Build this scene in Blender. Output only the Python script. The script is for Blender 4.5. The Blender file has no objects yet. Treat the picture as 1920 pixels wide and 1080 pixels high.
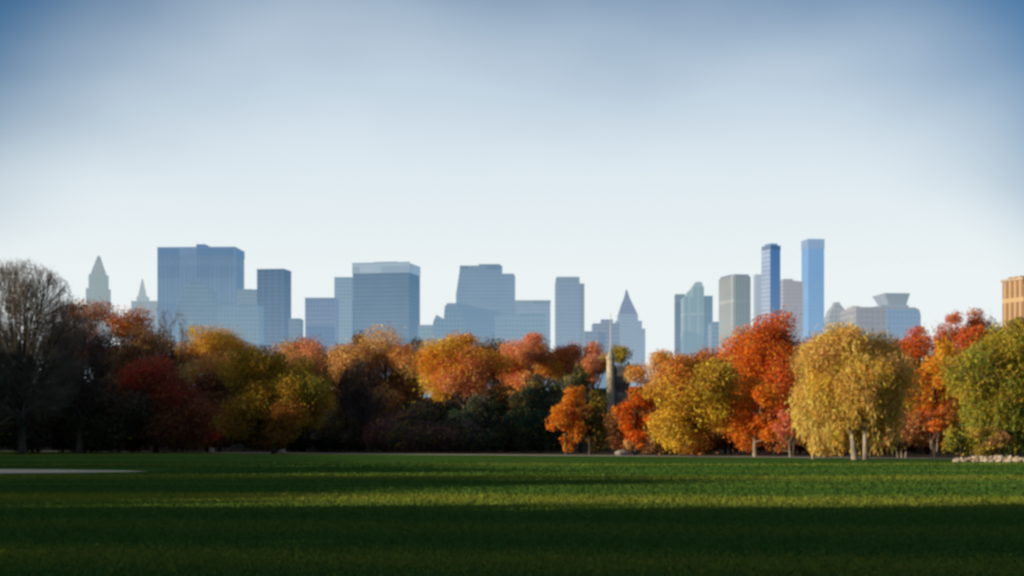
import bpy, math, random, zlib
import numpy as np
rng = np.random.default_rng(11)
random.seed(11)
C = bpy.context.scene.collection
scene = bpy.context.scene
R = math.radians

# ------------------------------------------------------------------ camera numbers
F = 3241.0        # focal length in photo pixels (33 degrees across 1920)
HZ = 825.0        # photo row of the horizon
EYE = 2.0         # eye height, metres
def wx(px, d): return (px - 960.0) / F * d
def wz(py, d): return EYE + (HZ - py) / F * d

# ------------------------------------------------------------------ helpers
def srgb(h):
    h = h.lstrip('#')
    out = []
    for i in (0, 2, 4):
        c = int(h[i:i+2], 16) / 255
        out.append(c / 12.92 if c <= 0.04045 else ((c + 0.055) / 1.055) ** 2.4)
    return tuple(out)

def tag(o, label=None, cat=None, group=None, kind=None):
    if label: o['label'] = label
    if cat: o['category'] = cat
    if group: o['group'] = group
    if kind: o['kind'] = kind
    return o

def empty(name, loc, rz=0.0):
    o = bpy.data.objects.new(name, None)
    o.empty_display_size = 0.5
    C.objects.link(o)
    o.location = loc
    o.rotation_euler = (0, 0, rz)
    return o

def link(name, me, mat, parent=None):
    o = bpy.data.objects.new(name, me)
    C.objects.link(o)
    if mat is not None: me.materials.append(mat)
    if parent is not None: o.parent = parent
    return o

def np_mesh(name, V, Fq, col=None, smooth=False):
    """V (n,3), Fq (m,k) faces all of k corners"""
    me = bpy.data.meshes.new(name)
    V = np.asarray(V, dtype=np.float32); Fq = np.asarray(Fq, dtype=np.int32)
    m, k = Fq.shape
    me.vertices.add(len(V)); me.vertices.foreach_set('co', V.ravel())
    me.loops.add(m * k); me.loops.foreach_set('vertex_index', Fq.ravel())
    me.polygons.add(m)
    me.polygons.foreach_set('loop_start', np.arange(0, m * k, k, dtype=np.int32))
    if smooth: me.polygons.foreach_set('use_smooth', np.ones(m, dtype=bool))
    if col is not None:
        a = me.attributes.new('Col', 'FLOAT_COLOR', 'POINT')
        c4 = np.ones((len(V), 4), dtype=np.float32); c4[:, :3] = col
        a.data.foreach_set('color', c4.ravel())
    me.update(calc_edges=True)
    return me

def poly_mesh(name, V, faces):
    me = bpy.data.meshes.new(name)
    me.from_pydata([tuple(v) for v in V], [], faces)
    me.update()
    return me

class MB:
    """collects boxes and prisms for ONE mesh"""
    def __init__(s): s.V = []; s.F = []
    def add(s, V, faces):
        b = len(s.V); s.V += [tuple(v) for v in V]; s.F += [tuple(i + b for i in f) for f in faces]; return s
    def box(s, x0, x1, y0, y1, z0, z1):
        return s.frustum(x0, x1, y0, y1, z0, x0, x1, y0, y1, z1)
    def frustum(s, x0, x1, y0, y1, z0, X0, X1, Y0, Y1, z1):
        V = [(x0,y0,z0),(x1,y0,z0),(x1,y1,z0),(x0,y1,z0),(X0,Y0,z1),(X1,Y0,z1),(X1,Y1,z1),(X0,Y1,z1)]
        return s.add(V, [(3,2,1,0),(4,5,6,7),(0,1,5,4),(1,2,6,5),(2,3,7,6),(3,0,4,7)])
    def profile(s, pts, y0, y1):
        """front outline (x,z), counter-clockwise seen from the front (-y), pushed back from y0 to y1"""
        n = len(pts)
        V = [(x, y0, z) for x, z in pts] + [(x, y1, z) for x, z in pts]
        f = [tuple(range(n)), tuple(range(2*n-1, n-1, -1))]
        for i in range(n):
            j = (i + 1) % n
            f.append((j, i, n + i, n + j))
        return s.add(V, f)
    def plan(s, pts, z0, z1, k=1.0):
        """plan outline (x,y) pushed up, the top scaled by k about its centre"""
        n = len(pts)
        cx = sum(p[0] for p in pts)/n; cy = sum(p[1] for p in pts)/n
        V = [(x, y, z0) for x, y in pts] + [(cx+(x-cx)*k, cy+(y-cy)*k, z1) for x, y in pts]
        f = [tuple(range(n-1, -1, -1)), tuple(range(n, 2*n))]
        for i in range(n):
            j = (i + 1) % n
            f.append((i, j, n + j, n + i))
        return s.add(V, f)
    def build(s, name, mat, parent=None):
        return link(name, poly_mesh(name, s.V, s.F), mat, parent)

# ------------------------------------------------------------------ materials
def new_mat(name):
    m = bpy.data.materials.new(name); m.use_nodes = True
    nt = m.node_tree; nt.nodes.clear()
    return m, nt, nt.nodes, nt.links

def N(nodes, t, **kw):
    n = nodes.new(t)
    for k, v in kw.items(): setattr(n, k, v)
    return n

def mat_leaf():
    m, nt, nd, ln = new_mat('leaf')
    a = N(nd, 'ShaderNodeAttribute', attribute_name='Col')
    d = N(nd, 'ShaderNodeBsdfDiffuse'); t = N(nd, 'ShaderNodeBsdfTranslucent')
    mx = N(nd, 'ShaderNodeMixShader'); mx.inputs[0].default_value = 0.30
    o = N(nd, 'ShaderNodeOutputMaterial')
    ln.new(a.outputs['Color'], d.inputs['Color']); ln.new(a.outputs['Color'], t.inputs['Color'])
    ln.new(d.outputs[0], mx.inputs[1]); ln.new(t.outputs[0], mx.inputs[2]); ln.new(mx.outputs[0], o.inputs['Surface'])
    return m

def mat_noise(name, c1, c2, scale=1.0, stretch=(1, 1, 1), rough=0.95, bump=0.0, detail=6.0, lo=0.35, hi=0.65):
    m, nt, nd, ln = new_mat(name)
    tc = N(nd, 'ShaderNodeTexCoord'); mp = N(nd, 'ShaderNodeMapping'); mp.inputs['Scale'].default_value = stretch
    nz = N(nd, 'ShaderNodeTexNoise'); nz.inputs['Scale'].default_value = scale; nz.inputs['Detail'].default_value = detail
    mr = N(nd, 'ShaderNodeMapRange'); mr.inputs['From Min'].default_value = lo; mr.inputs['From Max'].default_value = hi
    mx = N(nd, 'ShaderNodeMix', data_type='RGBA')
    mx.inputs['A'].default_value = (*c1, 1); mx.inputs['B'].default_value = (*c2, 1)
    b = N(nd, 'ShaderNodeBsdfPrincipled'); b.inputs['Roughness'].default_value = rough
    b.inputs['Specular IOR Level'].default_value = 0.15
    o = N(nd, 'ShaderNodeOutputMaterial')
    ln.new(tc.outputs['Object'], mp.inputs['Vector']); ln.new(mp.outputs[0], nz.inputs['Vector'])
    ln.new(nz.outputs['Fac'], mr.inputs['Value']); ln.new(mr.outputs[0], mx.inputs['Factor'])
    ln.new(mx.outputs['Result'], b.inputs['Base Color']); ln.new(b.outputs[0], o.inputs['Surface'])
    if bump:
        bp = N(nd, 'ShaderNodeBump'); bp.inputs['Strength'].default_value = bump; bp.inputs['Distance'].default_value = 0.2
        ln.new(nz.outputs['Fac'], bp.inputs['Height']); ln.new(bp.outputs[0], b.inputs['Normal'])
    return m

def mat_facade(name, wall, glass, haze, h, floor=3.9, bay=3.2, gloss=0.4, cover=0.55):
    """wall with rows of windows, with haze painted in as h of glow"""
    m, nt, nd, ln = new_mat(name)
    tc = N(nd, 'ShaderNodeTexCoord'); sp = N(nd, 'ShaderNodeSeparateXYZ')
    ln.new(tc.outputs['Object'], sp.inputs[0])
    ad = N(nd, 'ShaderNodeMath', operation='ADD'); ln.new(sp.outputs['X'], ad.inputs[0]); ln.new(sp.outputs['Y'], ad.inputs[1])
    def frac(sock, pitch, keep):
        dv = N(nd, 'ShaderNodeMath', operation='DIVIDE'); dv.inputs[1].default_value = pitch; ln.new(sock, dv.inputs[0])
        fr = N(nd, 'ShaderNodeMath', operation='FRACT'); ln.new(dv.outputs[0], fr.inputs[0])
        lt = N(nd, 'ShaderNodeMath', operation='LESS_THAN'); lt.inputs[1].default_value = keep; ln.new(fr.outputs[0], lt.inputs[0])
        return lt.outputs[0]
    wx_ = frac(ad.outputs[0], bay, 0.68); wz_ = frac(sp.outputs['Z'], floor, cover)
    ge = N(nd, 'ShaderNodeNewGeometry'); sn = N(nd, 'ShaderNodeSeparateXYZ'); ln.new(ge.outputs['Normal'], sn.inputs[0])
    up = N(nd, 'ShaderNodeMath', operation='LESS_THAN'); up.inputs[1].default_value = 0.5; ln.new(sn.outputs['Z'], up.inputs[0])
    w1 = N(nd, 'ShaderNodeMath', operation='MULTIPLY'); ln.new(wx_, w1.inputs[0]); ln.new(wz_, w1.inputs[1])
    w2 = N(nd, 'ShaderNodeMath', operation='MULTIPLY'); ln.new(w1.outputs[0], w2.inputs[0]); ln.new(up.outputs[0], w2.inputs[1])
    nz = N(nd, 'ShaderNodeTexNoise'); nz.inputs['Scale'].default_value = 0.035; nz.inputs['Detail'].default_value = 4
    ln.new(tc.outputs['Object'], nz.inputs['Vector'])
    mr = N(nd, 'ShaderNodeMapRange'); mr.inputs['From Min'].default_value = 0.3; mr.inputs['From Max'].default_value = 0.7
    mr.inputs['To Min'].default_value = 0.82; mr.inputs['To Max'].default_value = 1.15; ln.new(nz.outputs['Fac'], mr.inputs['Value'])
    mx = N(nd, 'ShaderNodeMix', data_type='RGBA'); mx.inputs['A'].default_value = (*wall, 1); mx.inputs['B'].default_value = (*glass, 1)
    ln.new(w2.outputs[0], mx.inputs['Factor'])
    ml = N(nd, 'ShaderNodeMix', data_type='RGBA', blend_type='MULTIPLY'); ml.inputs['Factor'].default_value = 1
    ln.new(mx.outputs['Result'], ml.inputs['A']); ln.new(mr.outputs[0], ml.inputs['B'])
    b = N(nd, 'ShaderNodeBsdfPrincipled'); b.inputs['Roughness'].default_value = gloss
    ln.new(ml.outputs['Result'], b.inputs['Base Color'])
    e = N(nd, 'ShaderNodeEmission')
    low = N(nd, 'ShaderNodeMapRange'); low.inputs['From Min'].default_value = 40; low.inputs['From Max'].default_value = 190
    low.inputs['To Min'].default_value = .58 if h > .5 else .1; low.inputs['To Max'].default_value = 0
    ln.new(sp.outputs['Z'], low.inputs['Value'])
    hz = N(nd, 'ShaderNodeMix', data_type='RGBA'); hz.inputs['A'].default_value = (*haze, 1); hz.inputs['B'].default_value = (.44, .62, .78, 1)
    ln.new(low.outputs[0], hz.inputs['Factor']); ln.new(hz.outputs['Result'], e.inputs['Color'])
    ms = N(nd, 'ShaderNodeMixShader'); ms.inputs[0].default_value = h * .88  # distance haze painted in as emission, paler low on the wall
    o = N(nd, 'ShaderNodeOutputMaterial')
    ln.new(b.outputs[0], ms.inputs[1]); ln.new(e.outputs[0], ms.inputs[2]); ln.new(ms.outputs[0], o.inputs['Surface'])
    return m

LEAF = mat_leaf()
BARK = mat_noise('bark', (.035, .027, .02), (.10, .078, .058), 1.5, (1, 1, .25), bump=.4)
PALE_BARK = mat_noise('pale_bark', (.17, .13, .09), (.42, .34, .25), 1.2, (1, 1, .3), bump=.4)
TWIG = mat_noise('twig_bark', (.12, .095, .07), (.27, .22, .17), .6)
DARK_TWIG = mat_noise('dark_twig_bark', (.07, .055, .055), (.20, .16, .15), .6)
ROCK = mat_noise('rock', (.22, .19, .16), (.46, .40, .34), 1.6, bump=.6)

# ------------------------------------------------------------------ trees
def unit(v): return v / np.maximum(np.linalg.norm(v, axis=-1, keepdims=True), 1e-9)

def segs_mesh(name, A, B, ra, rb, sides=5):
    A = np.asarray(A, float); B = np.asarray(B, float); ra = np.asarray(ra, float); rb = np.asarray(rb, float)
    d = unit(B - A)
    ref = np.where(np.abs(d[:, 2:3]) > 0.9, np.array([[1., 0, 0]]), np.array([[0, 0, 1.]]))
    u = unit(np.cross(d, ref)); v = np.cross(d, u)
    n = len(A); th = np.arange(sides) / sides * 2 * np.pi
    ring = np.cos(th)[None, :, None] * u[:, None, :] + np.sin(th)[None, :, None] * v[:, None, :]
    V = np.concatenate([A[:, None, :] + ring * ra[:, None, None], B[:, None, :] + ring * rb[:, None, None]], axis=1).reshape(-1, 3)
    i = np.arange(sides); j = (i + 1) % sides
    q = np.stack([i, j, sides + j, sides + i], 1)
    Fq = (np.arange(n)[:, None, None] * 2 * sides + q[None]).reshape(-1, 4)
    return np_mesh(name, V, Fq, smooth=True)

def polyline_segs(P, rad, out):
    for k in range(len(P) - 1):
        out.append((P[k], P[k+1], rad[k], rad[k+1]))

def leaf_quads(P, nrm, size, aspect, col, tang=None):
    n = len(P)
    t = unit(np.cross(nrm, unit(rng.normal(size=(n, 3))))) if tang is None else tang
    b = unit(np.cross(nrm, t))
    s = size[:, None]
    V = np.stack([P + t * s, P + b * s * aspect, P - t * s, P - b * s * aspect], 1).reshape(-1, 3)
    Fq = np.arange(4 * n).reshape(n, 4)
    return V, Fq, np.repeat(col, 4, axis=0)

def pick_colours(u, w, cols):
    """u, w = sideways and upward place in the crown (-1..1); cols = [(rgb, weight, ax, az)]"""
    W = np.stack([c[1] * np.exp(c[2] * u + c[3] * w) for c in cols], 1)
    W = np.cumsum(W / W.sum(1, keepdims=True), 1)
    k = (rng.random(len(u))[:, None] > W).sum(1).clip(0, len(cols) - 1)
    return np.array([c[0] for c in cols])[k]

def make_tree(name, label, px, d, hw, top, bot, cols, cat='tree', group=None, lobes=26, leaf=.29, dens=1.0,
              shape='round', bark=None, trunk_px=None, stems=1, weep=0.0, depth=0.85, trunk_r=None, lean=0.0, parts=('trunk', 'crown'), loose=1.0, bright=2.6, hollow=0.0, seed=0):
    global rng
    rng = np.random.default_rng(zlib.crc32(label.encode()) + seed)
    hw = hw * 1.17
    x = wx(px, d); rx = hw / F * d
    zt = wz(top, d); zb = max(0.25, wz(bot, d))
    H = (zt - zb) / 2; zc = (zt + zb) / 2
    root = tag(empty(name, (x, d, 0)), label, cat, group)
    tx = 0.0 if trunk_px is None else wx(trunk_px, d) - x
    # boughs of the crown, each carrying several lobes of leaves
    lobes = int(lobes * 1.5)
    nb = max(4, lobes // 5)
    g1 = (np.arange(nb) + .5) / nb; g2 = np.arange(nb) * 2.39996 + rng.random() * 6.28     # spread evenly, then jittered
    bu = np.stack([np.sqrt(1 - (1 - 2 * g1) ** 2) * np.cos(g2), np.sqrt(1 - (1 - 2 * g1) ** 2) * np.sin(g2), 1 - 2 * g1], 1)
    bu = unit(bu + rng.normal(size=(nb, 3)) * .28)
    bc = bu * rng.uniform(.42, .70, nb)[:, None]
    br = rng.uniform(.26, .44, nb)
    bi = np.concatenate([np.arange(nb), rng.integers(0, nb, lobes - nb)])
    c = bc[bi] + unit(rng.normal(size=(lobes, 3))) * (br[bi] * rng.uniform(.55, 1.0, lobes))[:, None]
    c[:nb] = bc
    if shape == 'cone':
        k = (1 - (c[:, 2] + 1) / 2) * 1.15 + .12; c[:, 0] *= k; c[:, 1] *= k
    elif shape == 'dome':       # broad low, rounded above
        c[:, 2] = np.abs(c[:, 2]) * 1.7 - 0.85
        f = np.sqrt(np.clip(1 - ((c[:, 2] + .85) / 1.9) ** 2, .1, 1)); c[:, 0] *= f * 1.15; c[:, 1] *= f * 1.15
    q = np.linalg.norm(c, axis=1); c *= np.where(q > .92, .92 / np.maximum(q, 1e-6), 1)[:, None]
    lr = rng.uniform(.15, .30, lobes) * rx
    lr[:nb] = br * rx * .9
    L = np.stack([c[:, 0] * rx, c[:, 1] * rx * depth, c[:, 2] * H], 1)
    lim = H * .98 - np.abs(L[:, 2])
    lr = np.minimum(lr, np.maximum(lim * 1.15, rx * .13))
    L[:, 0] += lean * (L[:, 2] / max(H, .1)) * rx
    # fit the crown to its width and height
    for ax, half in ((0, rx), (1, rx * depth), (2, H)):
        hi = (L[:, ax] + lr * .78).max(); lo = (L[:, ax] - lr * .78).min()
        f = np.clip(2 * half / (hi - lo), .6, 1.7); L[:, ax] = (L[:, ax] - (hi + lo) / 2) * f
    lr = lr * np.clip(f, .85, 1.2)
    lobe_col = pick_colours(c[:, 0], c[:, 2], cols)
    lobe_val = rng.uniform(.78, 1.15, lobes)
    bc_ = pick_colours(c[:, 0], c[:, 2], cols)[bi]; same = rng.random(lobes) < .6
    lobe_col = np.where(same[:, None], bc_, lobe_col)
    mean = sum(np.array(q[0]) * q[1] for q in cols) / sum(q[1] for q in cols)
    lobe_col = lobe_col * .78 + mean * .22
    area = 4 * np.pi * (lr ** 2)
    cnt = (area / (leaf ** 2) * 1.45 * dens).astype(int) + 6
    idx = np.repeat(np.arange(lobes), cnt); n = len(idx)
    dv = unit(rng.normal(size=(n, 3)))
    rad = (rng.random(n) ** .42) * 1.06 * (1 + (rng.random(n) < .2) * rng.uniform(0, .5, n) * loose)
    P = L[idx] + dv * (lr[idx] * rad)[:, None] * np.array([1, 1, .82])
    P[:, 2] += zc
    wedge = hollow * rx * np.clip(1.5 - 1.9 * (P[:, 2] - zb) / (H + .01), 0, 2)
    keep = ~((hollow > 0) & (np.abs(P[:, 0] - tx + .12 * rx * np.sin(P[:, 2] * 1.3)) < wedge * rng.uniform(.5, 1.3, n)) & (P[:, 1] < .1 * rx) & (rng.random(n) < .85)) & (P[:, 2] > .15) & (P[:, 2] < zt + .35 * H * .3)
    P = P[keep]; idx = idx[keep]; dv = dv[keep]; n = len(P)
    uu = np.clip(P[:, 0] / rx, -1, 1); ww = np.clip((P[:, 2] - zc) / H, -1, 1)
    own = rng.random(n) < .30
    col = np.where(own[:, None], pick_colours(uu, ww, cols), lobe_col[idx])
    stray = rng.random(n); col = np.where((stray < .06)[:, None], np.array(OLIVE), np.where((stray > .93)[:, None], np.array(BROWN), col))
    col = col * (lobe_val[idx] * rng.uniform(.78, 1.2, n))[:, None]
    col = np.clip(col * (1 + rng.normal(0, .07, (n, 3))) * bright, .004, .85)
    nrm = unit(dv * .55 + rng.normal(size=(n, 3)) * .7 + np.array([0, 0, .25]))
    size = rng.uniform(.6, 1.25, n) * leaf * .62
    tang = None; asp = .55
    if weep:
        tang = unit(np.array([[0, 0, -1.]]) + rng.normal(size=(n, 3)) * .35 / weep)
        nrm = unit(np.cross(tang, rng.normal(size=(n, 3)))); size *= 1.35; asp = .28
    V, Fq, cc = leaf_quads(P, nrm, size, asp, col, tang)
    V[:, 2] = np.maximum(V[:, 2], .03)
    if weep:
        # hanging strands under the outer lobes
        k = int(lobes * 13 * weep)
        li = rng.integers(0, lobes, k); a = rng.random(k) * 2 * np.pi
        S = L[li] + np.stack([np.cos(a), np.sin(a), np.zeros(k)], 1) * (lr[li] * rng.uniform(.5, 1.05, k))[:, None]
        S[:, 2] += zc
        ln_ = rng.uniform(.25, .7, k) * H
        m = 9
        tt = np.linspace(0, 1, m)
        SP = S[:, None, :] + np.stack([np.zeros((k, m)), np.zeros((k, m)), -ln_[:, None] * tt[None]], 2)
        SP += rng.normal(size=SP.shape) * .10
        ci = np.repeat(bright * lobe_col[li] * rng.uniform(.7, 1.25, k)[:, None], m, axis=0)
        SP = SP.reshape(-1, 3); ok = (SP[:, 2] > .4) & ~((hollow > 0) & (np.abs(SP[:, 0] - tx) < hollow * rx * np.clip(1.5 - 1.9 * (SP[:, 2] - zb) / (H + .01), 0, 2)) & (SP[:, 1] < .1 * rx) & (rng.random(len(SP)) < .85)); SP = SP[ok]; ci = ci[ok]; q = len(SP)
        tg = unit(np.array([[0, 0, -1.]]) + rng.normal(size=(q, 3)) * .15)
        V2, F2, c2 = leaf_quads(SP, unit(np.cross(tg, rng.normal(size=(q, 3)))), rng.uniform(.8, 1.3, q) * leaf, .2, np.clip(ci * rng.uniform(.7, 1.25, q)[:, None], .004, .85), tg)
        F2 = F2 + len(V); V = np.concatenate([V, V2]); Fq = np.concatenate([Fq, F2]); cc = np.concatenate([cc, c2])
    # trunk and limbs
    tr = trunk_r or max(.10, .028 * zt)
    sg = []
    for s in range(stems):
        off = 0 if stems == 1 else (s - (stems - 1) / 2) * tr * 2.6
        base = np.array([tx + off, rng.normal() * .2 * (stems > 1) - (.62 * rx if hollow else 0), -.1])
        tip = np.array([tx * .4 + off * 2.2 + lean * rx * .3, rng.normal() * .3, zc + .25 * H])
        P0 = [base + (tip - base) * t + np.array([rng.normal(), rng.normal(), 0]) * (.12 * tr * (0 < t < 1)) for t in np.linspace(0, 1, 6)]
        rr = [tr * (1.25 if k == 0 else 1) * (1 - .13 * k) / (1 + .35 * (stems - 1)) for k in range(6)]
        polyline_segs(P0, rr, sg)
        for li in rng.permutation(lobes)[:max(5, int(14 / stems))]:
            e = L[li] + np.array([0, 0, zc]); t0 = rng.uniform(.35, .95)
            st = base + (tip - base) * t0
            if e[2] < st[2]: st = base + (tip - base) * min(t0, max(.2, (e[2] / max(tip[2], .1)) * .7))
            if hollow: st = base + (tip - base) * rng.uniform(.18, .55); e = e * np.array([.7, .7, 1.0])
            mid = st * .45 + e * .55 + np.array([0, 0, -.06 * np.linalg.norm(e - st)])
            r0 = tr * .42 * (1 - .4 * t0)
            polyline_segs([st, mid, e], [r0, r0 * .6, r0 * .22], sg)
    A, B, ra, rb = (np.array([q[i] for q in sg]) for i in range(4))
    link(parts[0], segs_mesh(parts[0], A, B, ra, rb, 6), bark or BARK, root)
    link(parts[1], np_mesh(parts[1], V, Fq, cc), LEAF, root)
    return root

def make_bare_tree(name, label, px, d, hw, top, trunk_px=None, mats=(BARK, TWIG), group=None, fork=.18, thick=1.0, up=.45, nk=(7, 6, 5, 5), seed=0, few_leaves=None):
    g = np.random.default_rng(100 + seed)
    x = wx(px, d); rx = hw / F * d; zt = wz(top, d)
    root = tag(empty(name, (x, d, 0)), label, 'tree', group)
    tx = 0.0 if trunk_px is None else wx(trunk_px, d) - x
    tr = .02 * zt * thick
    base = np.array([tx, 0, -.1]); fk = np.array([tx * .8, 0, zt * fork])
    sg = []
    polyline_segs([base, base * .5 + fk * .5, fk], [tr * 1.3, tr, tr * .9], sg)
    c0 = np.array([0, 0, zt * (.5 + fork * .4)]); ext = np.array([rx, rx * .8, zt * (.5 - fork * .4)])
    # main limbs end on the outline
    starts = []; 
    for k in range(nk[0] + 5):
        a = g.random() * 2 * np.pi; e = g.uniform(-.15, 1.0)
        v = np.array([np.cos(a) * math.sqrt(1 - min(e * e, .98)), np.sin(a) * math.sqrt(1 - min(e * e, .98)), e])
        tgt = c0 + v * ext * g.uniform(.6, .8)
        t0 = g.uniform(.75, 1.0); st = base + (fk - base) * t0
        mid = (st + tgt) / 2 + np.array([0, 0, .08 * np.linalg.norm(tgt - st)])
        r0 = tr * g.uniform(.4, .65)
        polyline_segs([st, mid, tgt], [r0, r0 * .7, r0 * .3], sg)
        starts.append((st, mid, tgt, r0))
    A, B, ra, rb = (np.array([q[i] for q in sg]) for i in range(4))
    link('trunk', segs_mesh('trunk', A, B, ra, rb, 7), mats[0], root)
    # branch levels
    PA, PB, PR, QR = [], [], [], []
    par = []
    for st, mid, tgt, r0 in starts:
        par += [(st, mid, r0 * .8), (mid, tgt, r0 * .55)]
    pa = np.array([p[0] for p in par]); pb = np.array([p[1] for p in par]); pr = np.array([p[2] for p in par])
    for lev, n in enumerate(nk[1:]):
        k = len(pa)
        i = np.repeat(np.arange(k), n); m = len(i)
        t = g.uniform(.25, 1.0, m)
        st = pa[i] + (pb[i] - pa[i]) * t[:, None]
        dr = unit(pb[i] - pa[i])
        out = unit((st - c0) / ext)
        dr = unit(dr * .7 + unit(g.normal(size=(m, 3))) * .75 + out * .35 + np.array([0, 0, up]))
        ln_ = np.linalg.norm(pb[i] - pa[i], axis=1) * g.uniform(.42, .85, m)
        en = st + dr * ln_[:, None]
        # pull ends back inside the outline
        q = np.linalg.norm((en - c0) / ext, axis=1); lim = 1 + g.normal(0, .05, m)
        s = np.where(q > lim, lim / q, 1)
        en = c0 + (en - c0) * s[:, None]
        r = np.maximum(pr[i] * .45, .016 * thick)
        PA.append(st); PB.append(en); PR.append(r); QR.append(r * .5)
        pa, pb, pr = st, en, r
    A = np.concatenate(PA); B = np.concatenate(PB)
    ok = (B[:, 2] > .4) & (A[:, 2] > .2)
    link('branches', segs_mesh('branches', A[ok], B[ok], np.concatenate(PR)[ok], np.concatenate(QR)[ok], 3), mats[1], root)
    if few_leaves:
        cols, n = few_leaves
        e = PB[-1][g.integers(0, len(PB[-1]), n)] + g.normal(size=(n, 3)) * .25
        uu = (e[:, 0]) / rx; ww = (e[:, 2] - c0[2]) / ext[2]
        col = np.clip(pick_colours(np.clip(uu, -1, 1), np.clip(ww, -1, 1), cols) * g.uniform(.6, 1.3, n)[:, None], .004, .8)
        V, Fq, cc = leaf_quads(e, unit(g.normal(size=(n, 3))), g.uniform(.12, .26, n), .6, col)
        V[:, 2] = np.maximum(V[:, 2], .03)
        link('leaves', np_mesh('leaves', V, Fq, cc), LEAF, root)
    return root

# autumn leaf colours (linear albedo)
ORANGE = (.50, .135, .012); HOT = (.58, .10, .010); GOLD = (.48, .24, .022); YELL = (.42, .265, .065); TAN = (.36, .19, .07)
RED = (.38, .075, .014); CRIM = (.30, .035, .022); RUST = (.26, .075, .022); BROWN = (.13, .065, .03); PINK = (.44, .10, .062)
MAROON = (.11, .028, .022); OLIVE = (.20, .15, .018); GREEN = (.085, .115, .018); DKGREEN = (.022, .042, .020); DKBLUE = (.012, .026, .024)
PLUM = (.075, .035, .04); GREYB = (.09, .07, .055); OCHRE = (.34, .19, .022)

# ================================================================== SETTING
def sheet(name, pts, z, mat):
    o = link(name, poly_mesh(name, [(x, y, z) for x, y in pts], [tuple(range(len(pts)))]), mat)
    o['kind'] = 'structure'
    return o

# sun stripes and half-light painted into the grass: distance from the near end, colour
SHADE_GRASS = (.055, .135, .026); MID = (.075, .145, .026); SUN_STREAK = (.21, .235, .032); SOFT = (.13, .18, .03)
LIGHT_BANDS = [(0, SHADE_GRASS), (24, SHADE_GRASS), (26.5, SOFT), (28.5, SUN_STREAK), (31, SHADE_GRASS), (36, MID), (39, SOFT), (42, SHADE_GRASS), (47, MID), (53, SOFT), (55.5, SUN_STREAK), (60, SUN_STREAK), (63, MID), (68, MID), (72, SHADE_GRASS), (75, SOFT), (78, SHADE_GRASS), (86, SOFT), (93, SUN_STREAK), (98, MID), (106, SHADE_GRASS), (110, SOFT), (114, SHADE_GRASS), (125, MID), (131, SHADE_GRASS), (139, SUN_STREAK), (145, SHADE_GRASS), (170, MID), (200, SHADE_GRASS), (240, SOFT), (300, MID)]
def hill():
    nx, ny = 90, 26
    V = []; 
    for j in range(ny):
        y = 312 + j * 9
        for i in range(nx):
            x = -260 + i * 6
            t = min(1, j / 6); t = t * t * (3 - 2 * t); q = max(0, min(1, (ny - 1 - j) / 6))
            z = (10.5 + 1.8 * math.sin(x * .021 + 1) + 1.1 * math.sin(x * .07 + y * .05) + .5 * math.sin(x * .31 + y * .2)) * t * q
            V.append((x, y, z - .15))
    Fq = [[j*nx+i, j*nx+i+1, (j+1)*nx+i+1, (j+1)*nx+i] for j in range(ny-1) for i in range(nx-1)]
    o = link('hill', np_mesh('hill', V, Fq, smooth=True), mat_noise('hill_ground', (.012, .014, .008), (.05, .038, .018), .5, bump=.6)); o['kind'] = 'structure'
hill()
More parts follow.
